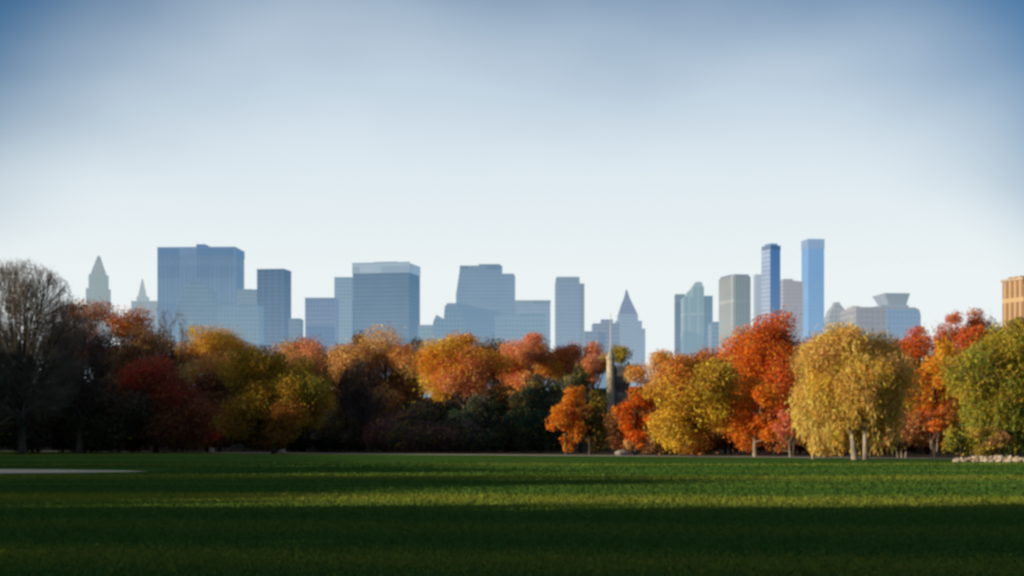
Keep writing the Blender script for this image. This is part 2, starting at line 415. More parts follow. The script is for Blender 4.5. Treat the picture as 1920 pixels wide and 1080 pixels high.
def mat_lawn():
    m, nt, nd, ln = new_mat('lawn')
    tc = N(nd, 'ShaderNodeTexCoord')
    mp = N(nd, 'ShaderNodeMapping'); mp.inputs['Scale'].default_value = (.012, .16, 1); mp.inputs['Rotation'].default_value = (0, 0, R(1.5))
    n1 = N(nd, 'ShaderNodeTexNoise'); n1.inputs['Scale'].default_value = 1.0; n1.inputs['Detail'].default_value = 5
    n2 = N(nd, 'ShaderNodeTexNoise'); n2.inputs['Scale'].default_value = 9.0; n2.inputs['Detail'].default_value = 6
    n3 = N(nd, 'ShaderNodeTexNoise'); n3.inputs['Scale'].default_value = .12; n3.inputs['Detail'].default_value = 4
    ln.new(tc.outputs['Object'], mp.inputs[0]); ln.new(mp.outputs[0], n1.inputs['Vector'])
    ln.new(tc.outputs['Object'], n2.inputs['Vector']); ln.new(tc.outputs['Object'], n3.inputs['Vector'])
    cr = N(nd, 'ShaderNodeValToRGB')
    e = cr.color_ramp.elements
    e[0].position = 0; e[0].color = (*LIGHT_BANDS[0][1], 1)
    e[1].position = 1; e[1].color = (*LIGHT_BANDS[-1][1], 1)
    for pos, c in LIGHT_BANDS[1:-1]: e.new(pos / 300).color = (*c, 1)
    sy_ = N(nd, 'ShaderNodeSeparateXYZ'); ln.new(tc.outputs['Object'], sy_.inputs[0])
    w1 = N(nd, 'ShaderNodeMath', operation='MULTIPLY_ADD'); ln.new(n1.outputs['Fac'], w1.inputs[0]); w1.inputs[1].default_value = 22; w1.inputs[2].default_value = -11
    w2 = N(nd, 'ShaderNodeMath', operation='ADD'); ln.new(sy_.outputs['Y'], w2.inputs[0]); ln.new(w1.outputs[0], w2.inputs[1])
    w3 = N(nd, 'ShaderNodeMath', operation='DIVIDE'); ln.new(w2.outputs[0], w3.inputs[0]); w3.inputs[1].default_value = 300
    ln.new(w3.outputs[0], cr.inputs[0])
    m2 = N(nd, 'ShaderNodeMix', data_type='RGBA', blend_type='MULTIPLY'); m2.inputs['Factor'].default_value = .8
    r2 = N(nd, 'ShaderNodeMapRange'); r2.inputs['From Min'].default_value = .3; r2.inputs['From Max'].default_value = .7; r2.inputs['To Min'].default_value = .5; r2.inputs['To Max'].default_value = 1.4
    ad = N(nd, 'ShaderNodeMath', operation='ADD'); ml = N(nd, 'ShaderNodeMath', operation='MULTIPLY'); ml.inputs[1].default_value = .5
    ln.new(n2.outputs['Fac'], ad.inputs[0]); ln.new(n3.outputs['Fac'], ad.inputs[1]); ln.new(ad.outputs[0], ml.inputs[0]); ln.new(ml.outputs[0], r2.inputs['Value'])
    ln.new(cr.outputs[0], m2.inputs['A']); ln.new(r2.outputs[0], m2.inputs['B'])
    bp = N(nd, 'ShaderNodeBump'); bp.inputs['Strength'].default_value = .9; bp.inputs['Distance'].default_value = .25
    ln.new(n2.outputs['Fac'], bp.inputs['Height'])
    b = N(nd, 'ShaderNodeBsdfDiffuse'); o = N(nd, 'ShaderNodeOutputMaterial')
    ln.new(m2.outputs['Result'], b.inputs['Color']); ln.new(bp.outputs[0], b.inputs['Normal']); ln.new(b.outputs[0], o.inputs[0])
    return m

LITTER = mat_noise('leaf_litter', (.035, .03, .016), (.11, .07, .03), .35, bump=.5)
sheet('ground', [(-9000, -2000), (9000, -2000), (9000, 14000), (-9000, 14000)], 0.0, LITTER)
# far edge of the lawn: nearer on the right, as the tree line is
def edge(x): return 262 - 0.95 * (x + 40) if x < 60 else 167 - .75 * (x - 60)
xs = [-160, -110, -75, -40, -10, 20, 45, 60, 90, 130]
lawn_pts = [(-160, -60), (130, -60)] + [(x, edge(x)) for x in reversed(xs)]
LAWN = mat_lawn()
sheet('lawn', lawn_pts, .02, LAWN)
PATH = mat_noise('path_paving', (.40, .36, .30), (.56, .51, .43), .8, (1, 1, 1), bump=.1)
sheet('path', [(x, edge(x) - 1.5) for x in xs] + [(x, edge(x) + 8) for x in reversed(xs)], .04, PATH)
SAND = mat_noise('infield_sand', (.50, .43, .32), (.66, .57, .43), .5, (.4, 1, 1), bump=.1)
sheet('sand_patch', [(-60, 99), (-44, 99.5), (-33, 101), (-27, 103.5), (-22.6, 107.5), (-25, 111), (-30, 114.5), (-40, 118), (-60, 121)], .04, SAND)

# grass blades: upright tufts all over the visible lawn
def grass():
    n = 230000
    d = 20 * (150 / 20) ** rng.random(n)
    x = (rng.random(n) * 2 - 1) * .32 * d
    ok = ~((x < -22) & (d > 98) & (d < 122)) & (d < np.array([edge(v) for v in x]) - 3)
    d = d[ok]; x = x[ok]; n = len(d)
    h = rng.uniform(.03, .075, n) * (1 + d / 200); w = rng.uniform(.012, .03, n) * (1 + d / 40)
    a = rng.random(n) * np.pi
    P = np.stack([x, d, np.full(n, .02)], 1)
    t = np.stack([np.cos(a), np.sin(a), np.zeros(n)], 1) * w[:, None]
    tip = np.stack([rng.normal(0, .04, n), rng.normal(0, .04, n), h], 1)
    V = np.stack([P - t, P + t, P + tip], 1).reshape(-1, 3)
    bp = [b[0] for b in LIGHT_BANDS]; dd = d + rng.normal(0, 1.2, n) + 2 * np.sin(x * .11)
    c = np.stack([np.interp(dd, bp, [b[1][k] for b in LIGHT_BANDS]) for k in range(3)], 1)
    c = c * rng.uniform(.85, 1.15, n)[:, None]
    o = link('grass', np_mesh('grass', V, np.arange(3 * n).reshape(n, 3), np.repeat(c, 3, axis=0)), LEAF)
    tag(o, 'short green grass of the wide park lawn', 'grass', kind='stuff')
grass()

# ================================================================== SKYLINE
def bldg(name, label, cat, xc, D, rot=0.0):
    root = tag(empty(name, (wx(xc, D), D, 0), R(rot)), label, cat)
    def X(px): return (px - xc) / F * D
    def Z(py): return wz(py, D)
    return root, X, Z

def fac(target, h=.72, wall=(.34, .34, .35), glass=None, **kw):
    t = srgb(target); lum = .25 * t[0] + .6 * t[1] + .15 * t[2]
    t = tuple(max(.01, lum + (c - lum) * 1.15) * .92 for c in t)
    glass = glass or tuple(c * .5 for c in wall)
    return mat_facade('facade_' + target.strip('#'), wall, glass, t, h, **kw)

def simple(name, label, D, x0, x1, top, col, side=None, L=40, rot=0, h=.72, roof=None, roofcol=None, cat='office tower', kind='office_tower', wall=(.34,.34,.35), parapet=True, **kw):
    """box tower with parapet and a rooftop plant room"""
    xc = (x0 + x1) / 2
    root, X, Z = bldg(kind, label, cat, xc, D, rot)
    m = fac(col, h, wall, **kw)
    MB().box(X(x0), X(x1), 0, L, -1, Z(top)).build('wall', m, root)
    mr = fac(roofcol or col, h, tuple(c * .8 for c in wall), floor=50, bay=50)
    if parapet:
        p = MB(); w = X(x1) - X(x0); t = .8
        z = Z(top); q = z + 1.3
        p.box(X(x0)-.15, X(x1)+.15, -.15, t, z, q); p.box(X(x0)-.15, X(x1)+.15, L-t, L+.15, z, q)
        p.box(X(x0)-.15, X(x0)+t, t, L-t, z, q); p.box(X(x1)-t, X(x1)+.15, t, L-t, z, q)
        p.build('parapet', mr, root)
    for r in (roof or []):
        a, b, ty = r[:3]
        MB().box(X(a), X(b), L*.2, L*.8, Z(top), Z(ty)).build('plant_room', mr, root)
    return root, X, Z, m

# --- spired tower, far left
root, X, Z = bldg('spired_tower', 'slim pale tower with a tapering spire, farthest left on the skyline', 'tower', 180, 2300)
m = fac('#a9bcc2', .8); mt = fac('#a4b2ba', .86, floor=60, bay=60)
MB().box(X(161), X(199), 0, 27, -1, Z(540)).build('wall', m, root)
MB().box(X(165), X(196), 3, 24, Z(540), Z(514)).build('upper_wall', m, root)
MB().frustum(X(168), X(193), 4, 22, Z(514), X(172), X(189), 7, 19, Z(500)).frustum(X(172), X(189), 7, 19, Z(500), X(179), X(183), 12, 14, Z(478)).build('spire', mt, root)
# --- small faint pointed tower
root, X, Z = bldg('spired_tower', 'faint small pointed tower beside the broad flat slab', 'tower', 265, 3000)
m = fac('#b6c6cd', .88)
MB().box(X(256), X(276), 0, 18, -1, Z(556)).build('wall', m, root)
MB().frustum(X(258), X(272), 2, 15, Z(556), X(264), X(266), 8, 9, Z(522)).build('spire', m, root)
simple('', 'pale low block at the foot of the faint pointed tower', 2400, 246, 300, 566, '#a9bcc8', L=30, cat='building', kind='apartment_building', h=.8)
# --- broad slab
root, X, Z, m = simple('', 'broadest tall flat topped slab on the left, with pale vertical ribs', 1900, 295, 441, 466, '#7497ba', L=50, rot=-3, wall=(.42, .42, .43), bay=4.2, floor=200, cover=.97, roof=[(364, 381, 456)], roofcol='#6b8dc0')
b = MB(); b.box(X(294.4), X(441.6), -.5, 50.5, Z(478), Z(463)); b.build('top_band', fac('#6f97c0', .72, floor=60, bay=60), root)
r = MB()
for k in range(37):
    xx = X(295) + (X(441) - X(295)) * k / 36
    r.box(xx - .35, xx + .35, -.45, -.02, 0, Z(478.5))
r.build('rib', fac('#83a3c0', .74, (.5, .5, .5), floor=60, bay=60), root)['kind'] = 'stuff'
# --- chamfered teal block before it
root, X, Z = bldg('apartment_building', 'dark teal block with a sloping left shoulder, before the broad slab', 'building', 368, 1500)
MB().profile([(X(332), -1), (X(402), -1), (X(402), Z(560)), (X(394), Z(542)), (X(380), Z(533)), (X(346), Z(533)), (X(336), Z(562)), (X(332), Z(562))], 0, 24).build('wall', fac('#6d93ae', .7, wall=(.3, .32, .33)), root)
MB().box(X(350), X(372), 6, 18, Z(533), Z(529)).build('plant_room', fac('#6688a4', .7, floor=60, bay=60), root)
simple('', 'low blue grey block between the broad slab and the dark slim slab', 1800, 444, 484, 545, '#83a2b8', L=36, cat='building', kind='apartment_building', roof=[(452, 470, 541)])
simple('', 'wide low blue block in front of the gap left of the dark slim slab', 1450, 408, 486, 574, '#6f99b4', L=28, cat='building', kind='apartment_building')
# --- dark slim slab
root, X, Z, m = simple('', 'dark blue slim slab with a greyer right edge', 1500, 481, 533, 507, '#486f98', L=24, rot=-8, h=.68, wall=(.16, .2, .24), floor=3.6, bay=6)
simple('', 'tiny dark block at the foot of the dark slim slab', 1450, 541, 563, 600, '#5a829c', L=22, cat='building', kind='apartment_building')
simple('', 'purple blue squat block left of the pale narrow tower', 1500, 572, 628, 561, '#6a89b1', L=34, roof=[(584, 612, 557)], cat='building', kind='apartment_building')
root, X, Z, m = simple('', 'pale narrow tower leaning on the left side of the banded square tower', 1750, 627, 662, 522, '#90b1c8', L=34)
# --- banded square tower
root, X, Z, m = simple('', 'square dark blue tower with a pale band under its roof', 1500, 659, 769, 512, '#4f799d', L=36, rot=-12, h=.7, wall=(.2, .24, .28), parapet=False, floor=3.7, bay=2.4)
L = 36
MB().box(X(659)-.3, X(769)+.3, -.3, L+.3, Z(512), Z(494)).build('top_band', fac('#9db8cd', .78, (.5, .5, .5), floor=60, bay=60), root)
MB().box(X(695), X(740), 8, L-8, Z(494), Z(489)).build('plant_room', fac('#a2b5c8', .78, floor=60, bay=60), root)
p = MB().box(X(659)-.5, X(769)+.5, -.5, .6, Z(494), Z(492)); p.build('parapet', fac('#8fa8bf', .75, floor=60, bay=60), root)
simple('', 'low grey block right of the banded square tower', 1450, 784, 815, 612, '#7c9fb0', L=24, cat='building', kind='apartment_building')
# --- domed teal building
root, X, Z = bldg('apartment_building', 'small teal building with stepped shoulders before the large notched tower', 'building', 842, 1400)
m = fac('#6593b3', .7, wall=(.28, .32, .34))
MB().profile([(X(812), -1), (X(872), -1), (X(872), Z(606)), (X(864), Z(582)), (X(858), Z(574)), (X(834), Z(574)), (X(832), Z(598)), (X(818), Z(590)), (X(812), Z(604))], 0, 22).build('wall', m, root)
MB().frustum(X(834), X(858), 3, 19, Z(574), X(838), X(854), 7, 15, Z(567)).build('roof', fac('#5f86a6', .7, floor=60, bay=60), root)
# --- large notched tower
root, X, Z = bldg('office_tower', 'large pale blue tower with a notched roofline in the middle of the skyline', 'office tower', 912, 1800)
m = fac('#83a4c1', .75)
MB().profile([(X(855), -1), (X(966), -1), (X(966), Z(518)), (X(963), Z(513)), (X(941), Z(513)), (X(941), Z(506)), (X(862), Z(506)), (X(855), Z(552))], 0, 46).build('wall', m, root)
MB().box(X(862), X(941.5), -.3, 40, Z(506), Z(498)).build('top_band', fac('#7c9db8', .75, floor=60, bay=60), root)
MB().box(X(897), X(938), 6, 30, Z(498), Z(494)).build('plant_room', fac('#85a6ba', .75, floor=60, bay=60), root)
# --- pale block with cornice
root, X, Z, m = simple('', 'pale mid height block with a grey cornice, left of the slim grey tower', 1800, 966, 1032, 569, '#94b2cc', L=36, parapet=False)
MB().box(X(965.5), X(1032.5), -.6, 36.5, Z(569), Z(563)).build('cornice', fac('#8aa7b4', .75, floor=60, bay=60), root)
simple('', 'low sea green block below the pale corniced one', 1400, 928, 1022, 592, '#7aa3bd', L=24, cat='building', kind='apartment_building', roof=[(950, 966, 588)])
# --- slim grey tower
root, X, Z, m = simple('', 'slim grey blue tower with a lowered right shoulder', 1650, 1042, 1087, 527, '#8ba5c0', L=34, parapet=False, h=.74)
MB().box(X(1087), X(1096), 3, 30, -1, Z(531)).build('shoulder_wall', fac('#97a9b6', .74), root)
MB().box(X(1043), X(1086.5), -.3, 33, Z(527), Z(519)).build('top_band', fac('#84a0b2', .74, floor=60, bay=60), root)
# --- stepped dark block
root, X, Z = bldg('apartment_building', 'dark blue block rising in steps left of the steep pointed tower', 'building', 1126, 1500)
m = fac('#7489a8', .7)
MB().box(X(1096), X(1122), 0, 24, -1, Z(621)).build('lower_wall', m, root)
MB().box(X(1112), X(1162), 2, 26, -1, Z(606)).build('wall', m, root)
MB().box(X(1128), X(1150), 5, 20, Z(606), Z(598)).build('plant_room', m, root)
# --- steep pointed tower
root, X, Z = bldg('spired_tower', 'blue grey tower narrowing to a steep pointed top', 'tower', 1178, 2000)
m = fac('#9bb0c8', .8); mt = fac('#8398b6', .78)
MB().box(X(1150), X(1210), 0, 34, -1, Z(616)).build('wall', m, root)
MB().box(X(1155), X(1204), 2, 32, Z(616), Z(601)).build('upper_wall', m, root)
MB().box(X(1160), X(1197), 5, 29, Z(601), Z(588)).build('upper_wall', m, root)
b = MB().frustum(X(1161), X(1196), 5.5, 28.5, Z(588), X(1167), X(1187), 9, 25, Z(568))
b.frustum(X(1167), X(1187), 9, 25, Z(568), X(1172), X(1182), 13, 21, Z(556)).frustum(X(1172), X(1182), 13, 21, Z(556), X(1175.5), X(1177.5), 16, 18, Z(541))
b.build('spire', mt, root)
# --- thin dark tower and the clustered one
simple('', 'thin dark tower touching the left of the stepped glass tower', 1700, 1266, 1284, 554, '#8296aa', L=30, rot=-4, wall=(.2, .22, .25), h=.7)
root, X, Z = bldg('glass_tower', 'stepped greenish glass tower with a tall narrow middle shaft', 'tower', 1311, 1600)
m = fac('#97b6c0', .74, wall=(.4, .42, .42), glass=(.16, .2, .22), bay=6, floor=120, cover=.98)
m2 = fac('#7fa0b4', .72, wall=(.3, .34, .36), bay=6, floor=120, cover=.98)
MB().box(X(1283), X(1300), 2, 34, -1, Z(556)).build('wall', m, root)
MB().box(X(1300), X(1320), 0, 36, -1, Z(538)).build('wall', m, root)
MB().frustum(X(1300), X(1320), 2, 34, Z(538), X(1307), X(1317), 8, 28, Z(527)).build('roof', m, root)
MB().box(X(1320), X(1337), 3, 33, -1, Z(554)).build('wall', m2, root)
MB().frustum(X(1286), X(1300), 4, 30, Z(556), X(1293), X(1300), 8, 28, Z(544)).build('roof', m, root)
simple('', 'low blue block between the stepped glass tower and the cream edged tower', 1500, 1334, 1354, 606, '#668cad', L=26, cat='building', kind='apartment_building')
# --- cream edged tower (round corners)
root, X, Z = bldg('apartment_tower', 'grey tower with a sunlit cream left side and rounded corners', 'tower', 1386, 1450, 14)
m = fac('#98a6ab', .62, wall=(.5, .47, .4), bay=3, floor=120, cover=.98)
w = X(1410) - X(1370); dp = 34; q = 3.0
def roundrect(x0, x1, y0, y1, q, n=4):
    P = []
    for cx, cy, a0 in ((x1-q, y0+q, -90), (x1-q, y1-q, 0), (x0+q, y1-q, 90), (x0+q, y0+q, 180)):
        for k in range(n + 1):
            a = R(a0 + 90 * k / n); P.append((cx + q*math.cos(a), cy + q*math.sin(a)))
    return P
MB().plan(roundrect(X(1372), X(1411), 0, dp, q), -1, Z(518)).build('wall', m, root)
MB().plan(roundrect(X(1372)+1, X(1411)-1, 1, dp-1, q), Z(518), Z(514)).build('parapet', fac('#8f9cae', .66, floor=60, bay=60), root)
simple('', 'thin faint tower behind the left side of the deep blue glass tower', 2400, 1417, 1434, 516, '#b9c8d6', L=22, h=.86)
# --- deep blue glass tower
root, X, Z = bldg('glass_tower', 'deep blue glass tower with a paler left face and darker crown', 'tower', 1450, 1500, 24)
m = mat_facade('blue_glass_facade', (.05, .14, .34), (.03, .10, .30), srgb('#3d79b8'), .72, floor=3.8, bay=1.6, gloss=.2)
x0, x1 = X(1444), X(1465.5)
MB().box(x0, x1, 0, 14, -1, Z(468)).build('wall', m, root)
MB().box(x0-.2, x1+.2, -.2, 14.2, Z(468), Z(460)).build('top_band', fac('#36669a', .72, floor=60, bay=60), root)
MB().box(x0+1.5, x1-1.5, 2, 12, Z(460), Z(456)).build('plant_room', fac('#5c8fc4', .74, floor=60, bay=60), root)
MB().box(x0-.5, x0-.01, 0, 14, -1, Z(468)).build('side_wall', fac('#8db0dd', .6, (.5,.5,.52), floor=3.8, bay=1.6), root)  # sunlit left face put into the colour as a paler wall
# --- grey slanted and tall light blue
root, X, Z = bldg('apartment_tower', 'warm grey tower with a slanted roof between the two tallest blue towers', 'tower', 1486, 1700, 6)
MB().profile([(X(1468), -1), (X(1506), -1), (X(1506), Z(528)), (X(1470), Z(524)), (X(1468), Z(524))], 0, 28).build('wall', fac('#b0afba', .72, (.5, .46, .42)), root)
MB().box(X(1472), X(1490), 6, 20, Z(525.5), Z(522)).build('plant_room', fac('#a8a8b4', .72, floor=60, bay=60), root)
root, X, Z = bldg('glass_tower', 'tallest light blue glass tower on the skyline', 'tower', 1526, 1900, 8)
m = fac('#8db7e1', .8, wall=(.3, .42, .6), glass=(.2, .34, .55), bay=2, floor=4, gloss=.2)
MB().box(X(1515), X(1546), 0, 24, -1, Z(466)).build('wall', m, root)
MB().box(X(1514.5), X(1546.5), -.3, 24.3, Z(466), Z(448)).build('top_band', fac('#9cb9da', .82, floor=60, bay=60), root)
# --- gabled small
root, X, Z = bldg('apartment_building', 'small grey tower with a rounded gable before the pale sky', 'building', 1573, 1300)
MB().profile([(X(1554), -1), (X(1590), -1), (X(1590), Z(596)), (X(1584), Z(580)), (X(1575), Z(570)), (X(1568), Z(570)), (X(1560), Z(580)), (X(1554), Z(596))], 0, 20).build('wall', fac('#9fa6ab', .68, (.45, .42, .38)), root)
MB().box(X(1567), X(1577), 4, 14, Z(571), Z(566)).build('plant_room', fac('#98a0a8', .68, floor=60, bay=60), root)
# --- long block with flared crown
root, X, Z = bldg('office_tower', 'long brown to blue block carrying a flared grey roof crown', 'office tower', 1664, 1200, 5)
MB().profile([(X(1604), -1), (X(1728), -1), (X(1728), Z(590)), (X(1725), Z(580)), (X(1717), Z(576)), (X(1604), Z(576))], 0, 40).build('wall', fac('#9c9aa4', .64, (.42, .36, .31), bay=4), root)
MB().profile([(X(1662), -1), (X(1726.5), -1), (X(1726.5), Z(590)), (X(1723), Z(582)), (X(1715), Z(579)), (X(1662), Z(579))], -.5, -.02).build('curtain_wall', fac('#7f9dc0', .72, (.25, .32, .42), bay=3), root)
mcrown = fac('#929da9', .68, (.36, .36, .38), floor=60, bay=60)
MB().box(X(1657), X(1712), 8, 34, Z(576), Z(570)).build('plant_room', mcrown, root)
b = MB().frustum(X(1675), X(1709), 10, 32, Z(570), X(1669), X(1711), 8, 34, Z(558)); b.frustum(X(1669), X(1711), 8, 34, Z(558), X(1664), X(1713), 6, 36, Z(548)); b.build('roof', mcrown, root)
simple('', 'pale cream sliver of a block at the left end of the long flared crown block', 1250, 1598, 1612, 577, '#c9c8bd', L=20, cat='building', kind='apartment_building', wall=(.6, .55, .48), h=.6)
# --- warm stone tower at the right edge
root, X, Z = bldg('apartment_tower', 'sunlit peach stone apartment tower cut by the right edge', 'tower', 1930, 700, 20)
STONE = mat_facade('warm_stone', (.62, .42, .22), (.26, .13, .06), srgb('#d9a468'), .25, floor=12, bay=3.4, cover=.85)  # sunlit peach partly put in as glow, also on cornice and pilasters
MB().box(X(1917), X(1965), 0, 14, -1, Z(524)).build('wall', STONE, root)
MB().box(X(1914), X(1966), -.4, 14.4, Z(524), Z(520)).build('cornice', mat_facade('warm_stone_cornice', (.6, .46, .3), (.5, .4, .28), srgb('#d9b088'), .25, floor=60, bay=60), root)
MB().box(X(1922), X(1950), 3, 12, Z(520), Z(516)).build('plant_room', STONE, root)
b = MB()
for k in range(4):
    a = X(1918) + k * 3.4
    b.box(a, a + .7, -.2, -.02, Z(640), Z(532))
b.build('pilaster', mat_facade('pilaster_stone', (.66, .48, .28), (.5, .4, .28), srgb('#e0b070'), .25, floor=60, bay=60), root)

# --- stone castle tower on the hill behind the trees
def castle():
    D = 320; xc = 1150
    root, X, Z = bldg('stone_tower', 'narrow pale stone turret with flagpole rising among the trees in the middle', 'tower', xc, D, 0)
    st = mat_noise('castle_stone', (.42, .34, .22), (.64, .52, .34), 1.2, (1, 1, 1.6), bump=.5)
    sw = mat_noise('castle_shaded_stone', (.10, .095, .09), (.19, .175, .155), 1.2, (1, 1, 1.6), bump=.5)  # same stone painted darker for the wall's shaded face
    dk = mat_noise('castle_slit', (.02, .02, .025), (.04, .04, .05), 1)
    cx = X(1145.5); r = X(1153.5) - cx
    ring = lambda q: [(cx + q * math.cos(2*math.pi*k/14), .8 + q * math.sin(2*math.pi*k/14)) for k in range(14)]
    MB().plan(ring(r), -1, Z(672), .94).build('turret', st, root)
    MB().plan(ring(r * 1.15), Z(672), Z(669)).build('cornice', st, root)
    MB().plan(ring(r * 1.05), Z(669), Z(652), .06).build('roof', mat_noise('castle_roof', (.30, .28, .22), (.42, .38, .30), 2), root)
    MB().box(X(1153), X(1176), .4, 5, -1, Z(690)).build('wall', sw, root)
    b = MB()
    for k in range(5):
        a = X(1153) + k * (X(1176) - X(1153)) / 5
        b.box(a, a + .35, .4, .8, Z(690), Z(685))
    b.build('battlement', sw, root)
    for k in range(3):
        a = X(1157) + k * .8
        MB().box(a, a + .45, .3, .395, Z(735), Z(705)).build('window', dk, root)
    A = np.array([[X(1145.5), .8, Z(655)], ]); B = np.array([[X(1145.5), .8, Z(586)]])
    link('flagpole', segs_mesh('flagpole', A, B, [.11], [.06], 8), mat_noise('white_paint', (.7, .7, .7), (.8, .8, .8), 1), root)
castle()

# ================================================================== TREES
T = make_tree
# ---- shaded left bank, back to front
make_bare_tree('bare_tree', 'large bare grey tree with a dense crown of upright twigs at the left edge', 38, 240, 128, 490, 42, fork=.16, seed=1, nk=(13, 8, 7, 7), thick=1.0, up=.3)
make_bare_tree('bare_tree', 'bare purplish tree in the shade right of the large bare one', 135, 255, 90, 570, 150, mats=(BARK, DARK_TWIG), seed=2, nk=(7, 5, 5, 6), few_leaves=([(BROWN, 1, 0, 0), (MAROON, 1, 0, 0)], 2500))
make_bare_tree('bare_tree', 'small pale twiggy tree top against the foot of the broad slab', 325, 330, 40, 572, mats=(BARK, TWIG), seed=3, nk=(6, 5, 5, 5))
make_bare_tree('bare_tree', 'purple grey bare tree between the rusty tree and the pale twigs', 277, 310, 55, 590, mats=(BARK, DARK_TWIG), seed=4, nk=(7, 5, 5, 6), few_leaves=([(PLUM, 1, 0, 0), (BROWN, .6, 0, 0)], 3500))
T('autumn_tree', 'rusty brown tree with an orange red tip below the farthest left spire', 190, 300, 80, 563, 760, [(RUST, 1, 0, 1.2), (HOT, .5, 0, 2.5), (BROWN, 1.3, 0, -1), (GREYB, .6, 0, -.5)], dens=.8, bright=3.0)  # sunlit tip is put into the leaf colours
T('autumn_tree', 'dull brown tree filling the shade behind the dark crimson one', 255, 290, 70, 610, 800, [(BROWN, 1, 0, .3), (MAROON, 1, 0, -.5), (GREYB, .6, 0, 0)], dens=.8, bright=3.0)
T('autumn_tree', 'broad dark crimson tree low in the shade on the left', 292, 270, 108, 668, 846, [(MAROON, 1.2, .3, 0), (CRIM, .4, -.8, .4), (BROWN, .6, 0, -1)], shape='dome', lobes=34, bright=2.2)
T('autumn_tree', 'thin golden brown tree behind the broad olive one', 408, 330, 78, 612, 730, [(OCHRE, 1, 0, .6), (TAN, .8, 0, 0), (RUST, .5, .5, 0)], dens=.7, loose=1.6, bright=3.0)
T('autumn_tree', 'broad olive and yellow tree with a dark green middle, in half shade', 514, 248, 96, 650, 840, [(OCHRE, 1.2, -.3, 1.5), (OLIVE, 1.4, 0, .2), (GREEN, .35, .3, -.3), (RUST, .6, .1, -1.8), (BROWN, .5, 0, -.8)], lobes=46, bright=2.0)
T('autumn_tree', 'pinkish brown tree behind the right side of the olive tree', 600, 320, 62, 632, 780, [(TAN, .8, 0, .6), (BROWN, 1, 0, -.5), (PINK, .4, 0, 1)], dens=.7, loose=1.6, bright=3.0)
T('autumn_tree', 'rusty orange brown tree under the banded square tower', 722, 310, 86, 611, 790, [(RUST, 1, 0, .5), (TAN, .8, -.4, .2), (OCHRE, .5, 0, 1.2), (BROWN, 1, 0, -1)], lobes=34, dens=.9, bright=3.0)
make_bare_tree('bare_tree', 'dark bare tree before the rusty orange brown one', 690, 270, 60, 672, mats=(BARK, DARK_TWIG), seed=5, nk=(7, 5, 5, 5), few_leaves=([(GREYB, 1, 0, 0), (BROWN, 1, 0, 0)], 4000))
T('autumn_tree', 'dark grey brown tree between the olive tree and the plum shrub', 650, 275, 58, 700, 835, [(GREYB, 1, 0, 0), (DKGREEN, .8, 0, -.4), (BROWN, .7, 0, .4)], lobes=22, bright=3.0)
T('autumn_tree', 'bright gold and orange tree with a pale lower fringe left of the middle', 870, 285, 76, 622, 752, [(ORANGE, 1.8, .3, .6), (GOLD, .55, -1.0, .1), (RUST, .3, .6, -.3), (PINK, .6, 0, -1)], lobes=34, bright=2.9)
T('autumn_tree', 'tall salmon orange tree turning brown on its right side', 1012, 300, 72, 624, 750, [(PINK, 1, -.8, 1.2), (ORANGE, .7, -.3, .8), (BROWN, .8, .9, -.2), (RUST, .8, .4, -.5)], lobes=30, bright=3.3)  # lit upper left painted with pink leaves, browner leaves to the right
T('autumn_tree', 'brown maroon tree filling between the gold tree and the salmon one', 950, 310, 45, 640, 770, [(BROWN, 1, 0, 0), (RUST, .8, 0, .5), (GREYB, .5, 0, -1)])
T('autumn_tree', 'small tan tree beside the dark evergreen', 985, 278, 26, 694, 770, [(TAN, 1, 0, 0), (RUST, .5, 0, 0)], lobes=14, bright=3.0)
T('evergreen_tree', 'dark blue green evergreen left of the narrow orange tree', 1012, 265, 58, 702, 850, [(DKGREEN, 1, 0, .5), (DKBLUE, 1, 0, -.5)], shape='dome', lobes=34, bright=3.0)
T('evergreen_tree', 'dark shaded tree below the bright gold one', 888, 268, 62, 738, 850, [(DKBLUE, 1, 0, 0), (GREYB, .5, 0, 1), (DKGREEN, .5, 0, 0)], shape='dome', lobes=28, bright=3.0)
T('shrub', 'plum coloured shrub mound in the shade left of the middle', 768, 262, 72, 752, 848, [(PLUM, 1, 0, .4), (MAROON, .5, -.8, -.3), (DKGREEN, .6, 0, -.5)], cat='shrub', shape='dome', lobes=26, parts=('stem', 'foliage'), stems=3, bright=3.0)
T('autumn_tree', 'round pink red tree beside the stone turret', 1110, 356, 36, 638, 735, [(PINK, 1, .6, .6), (HOT, .5, 0, 0), (TAN, .6, -.6, -.5)], lobes=18, bright=3.4)
T('evergreen_tree', 'dark green tree below the round pink red one', 1090, 270, 40, 684, 840, [(DKGREEN, 1, 0, 0), (GREEN, .4, 0, .5), (GREYB, .4, 0, 0)], lobes=24)
T('autumn_tree', 'olive green tree top right of the stone turret', 1178, 370, 28, 646, 730, [(OLIVE, 1, 0, .4), (DKGREEN, .8, 0, -.8)], lobes=14)
T('autumn_tree', 'narrow upright orange tree, first in full sun', 1062, 228, 32, 724, 852, [(ORANGE, 1.2, -.6, .1), (HOT, .5, -.6, 0), (RUST, .5, 1, -.2)], lobes=26, depth=.9)
T('autumn_tree', 'olive brown tree close against the right of the narrow orange one', 1106, 234, 33, 732, 850, [(OLIVE, 1, -.4, .2), (RUST, .5, -.5, 0), (DKGREEN, .9, .5, -.2)], lobes=24, bright=1.4)
T('autumn_tree', 'small brilliant orange tree with a red heart', 1192, 222, 38, 724, 842, [(HOT, 1.5, .1, .1), (RED, .5, .8, .1), (ORANGE, .6, -.8, .2)], lobes=24, bright=2.0)
T('autumn_tree', 'tan orange tree behind the brilliant orange one', 1226, 290, 46, 656, 800, [(TAN, 1, -.2, .5), (ORANGE, .8, .3, 0), (RUST, .3, .4, -.5)], lobes=24, bright=3.0)
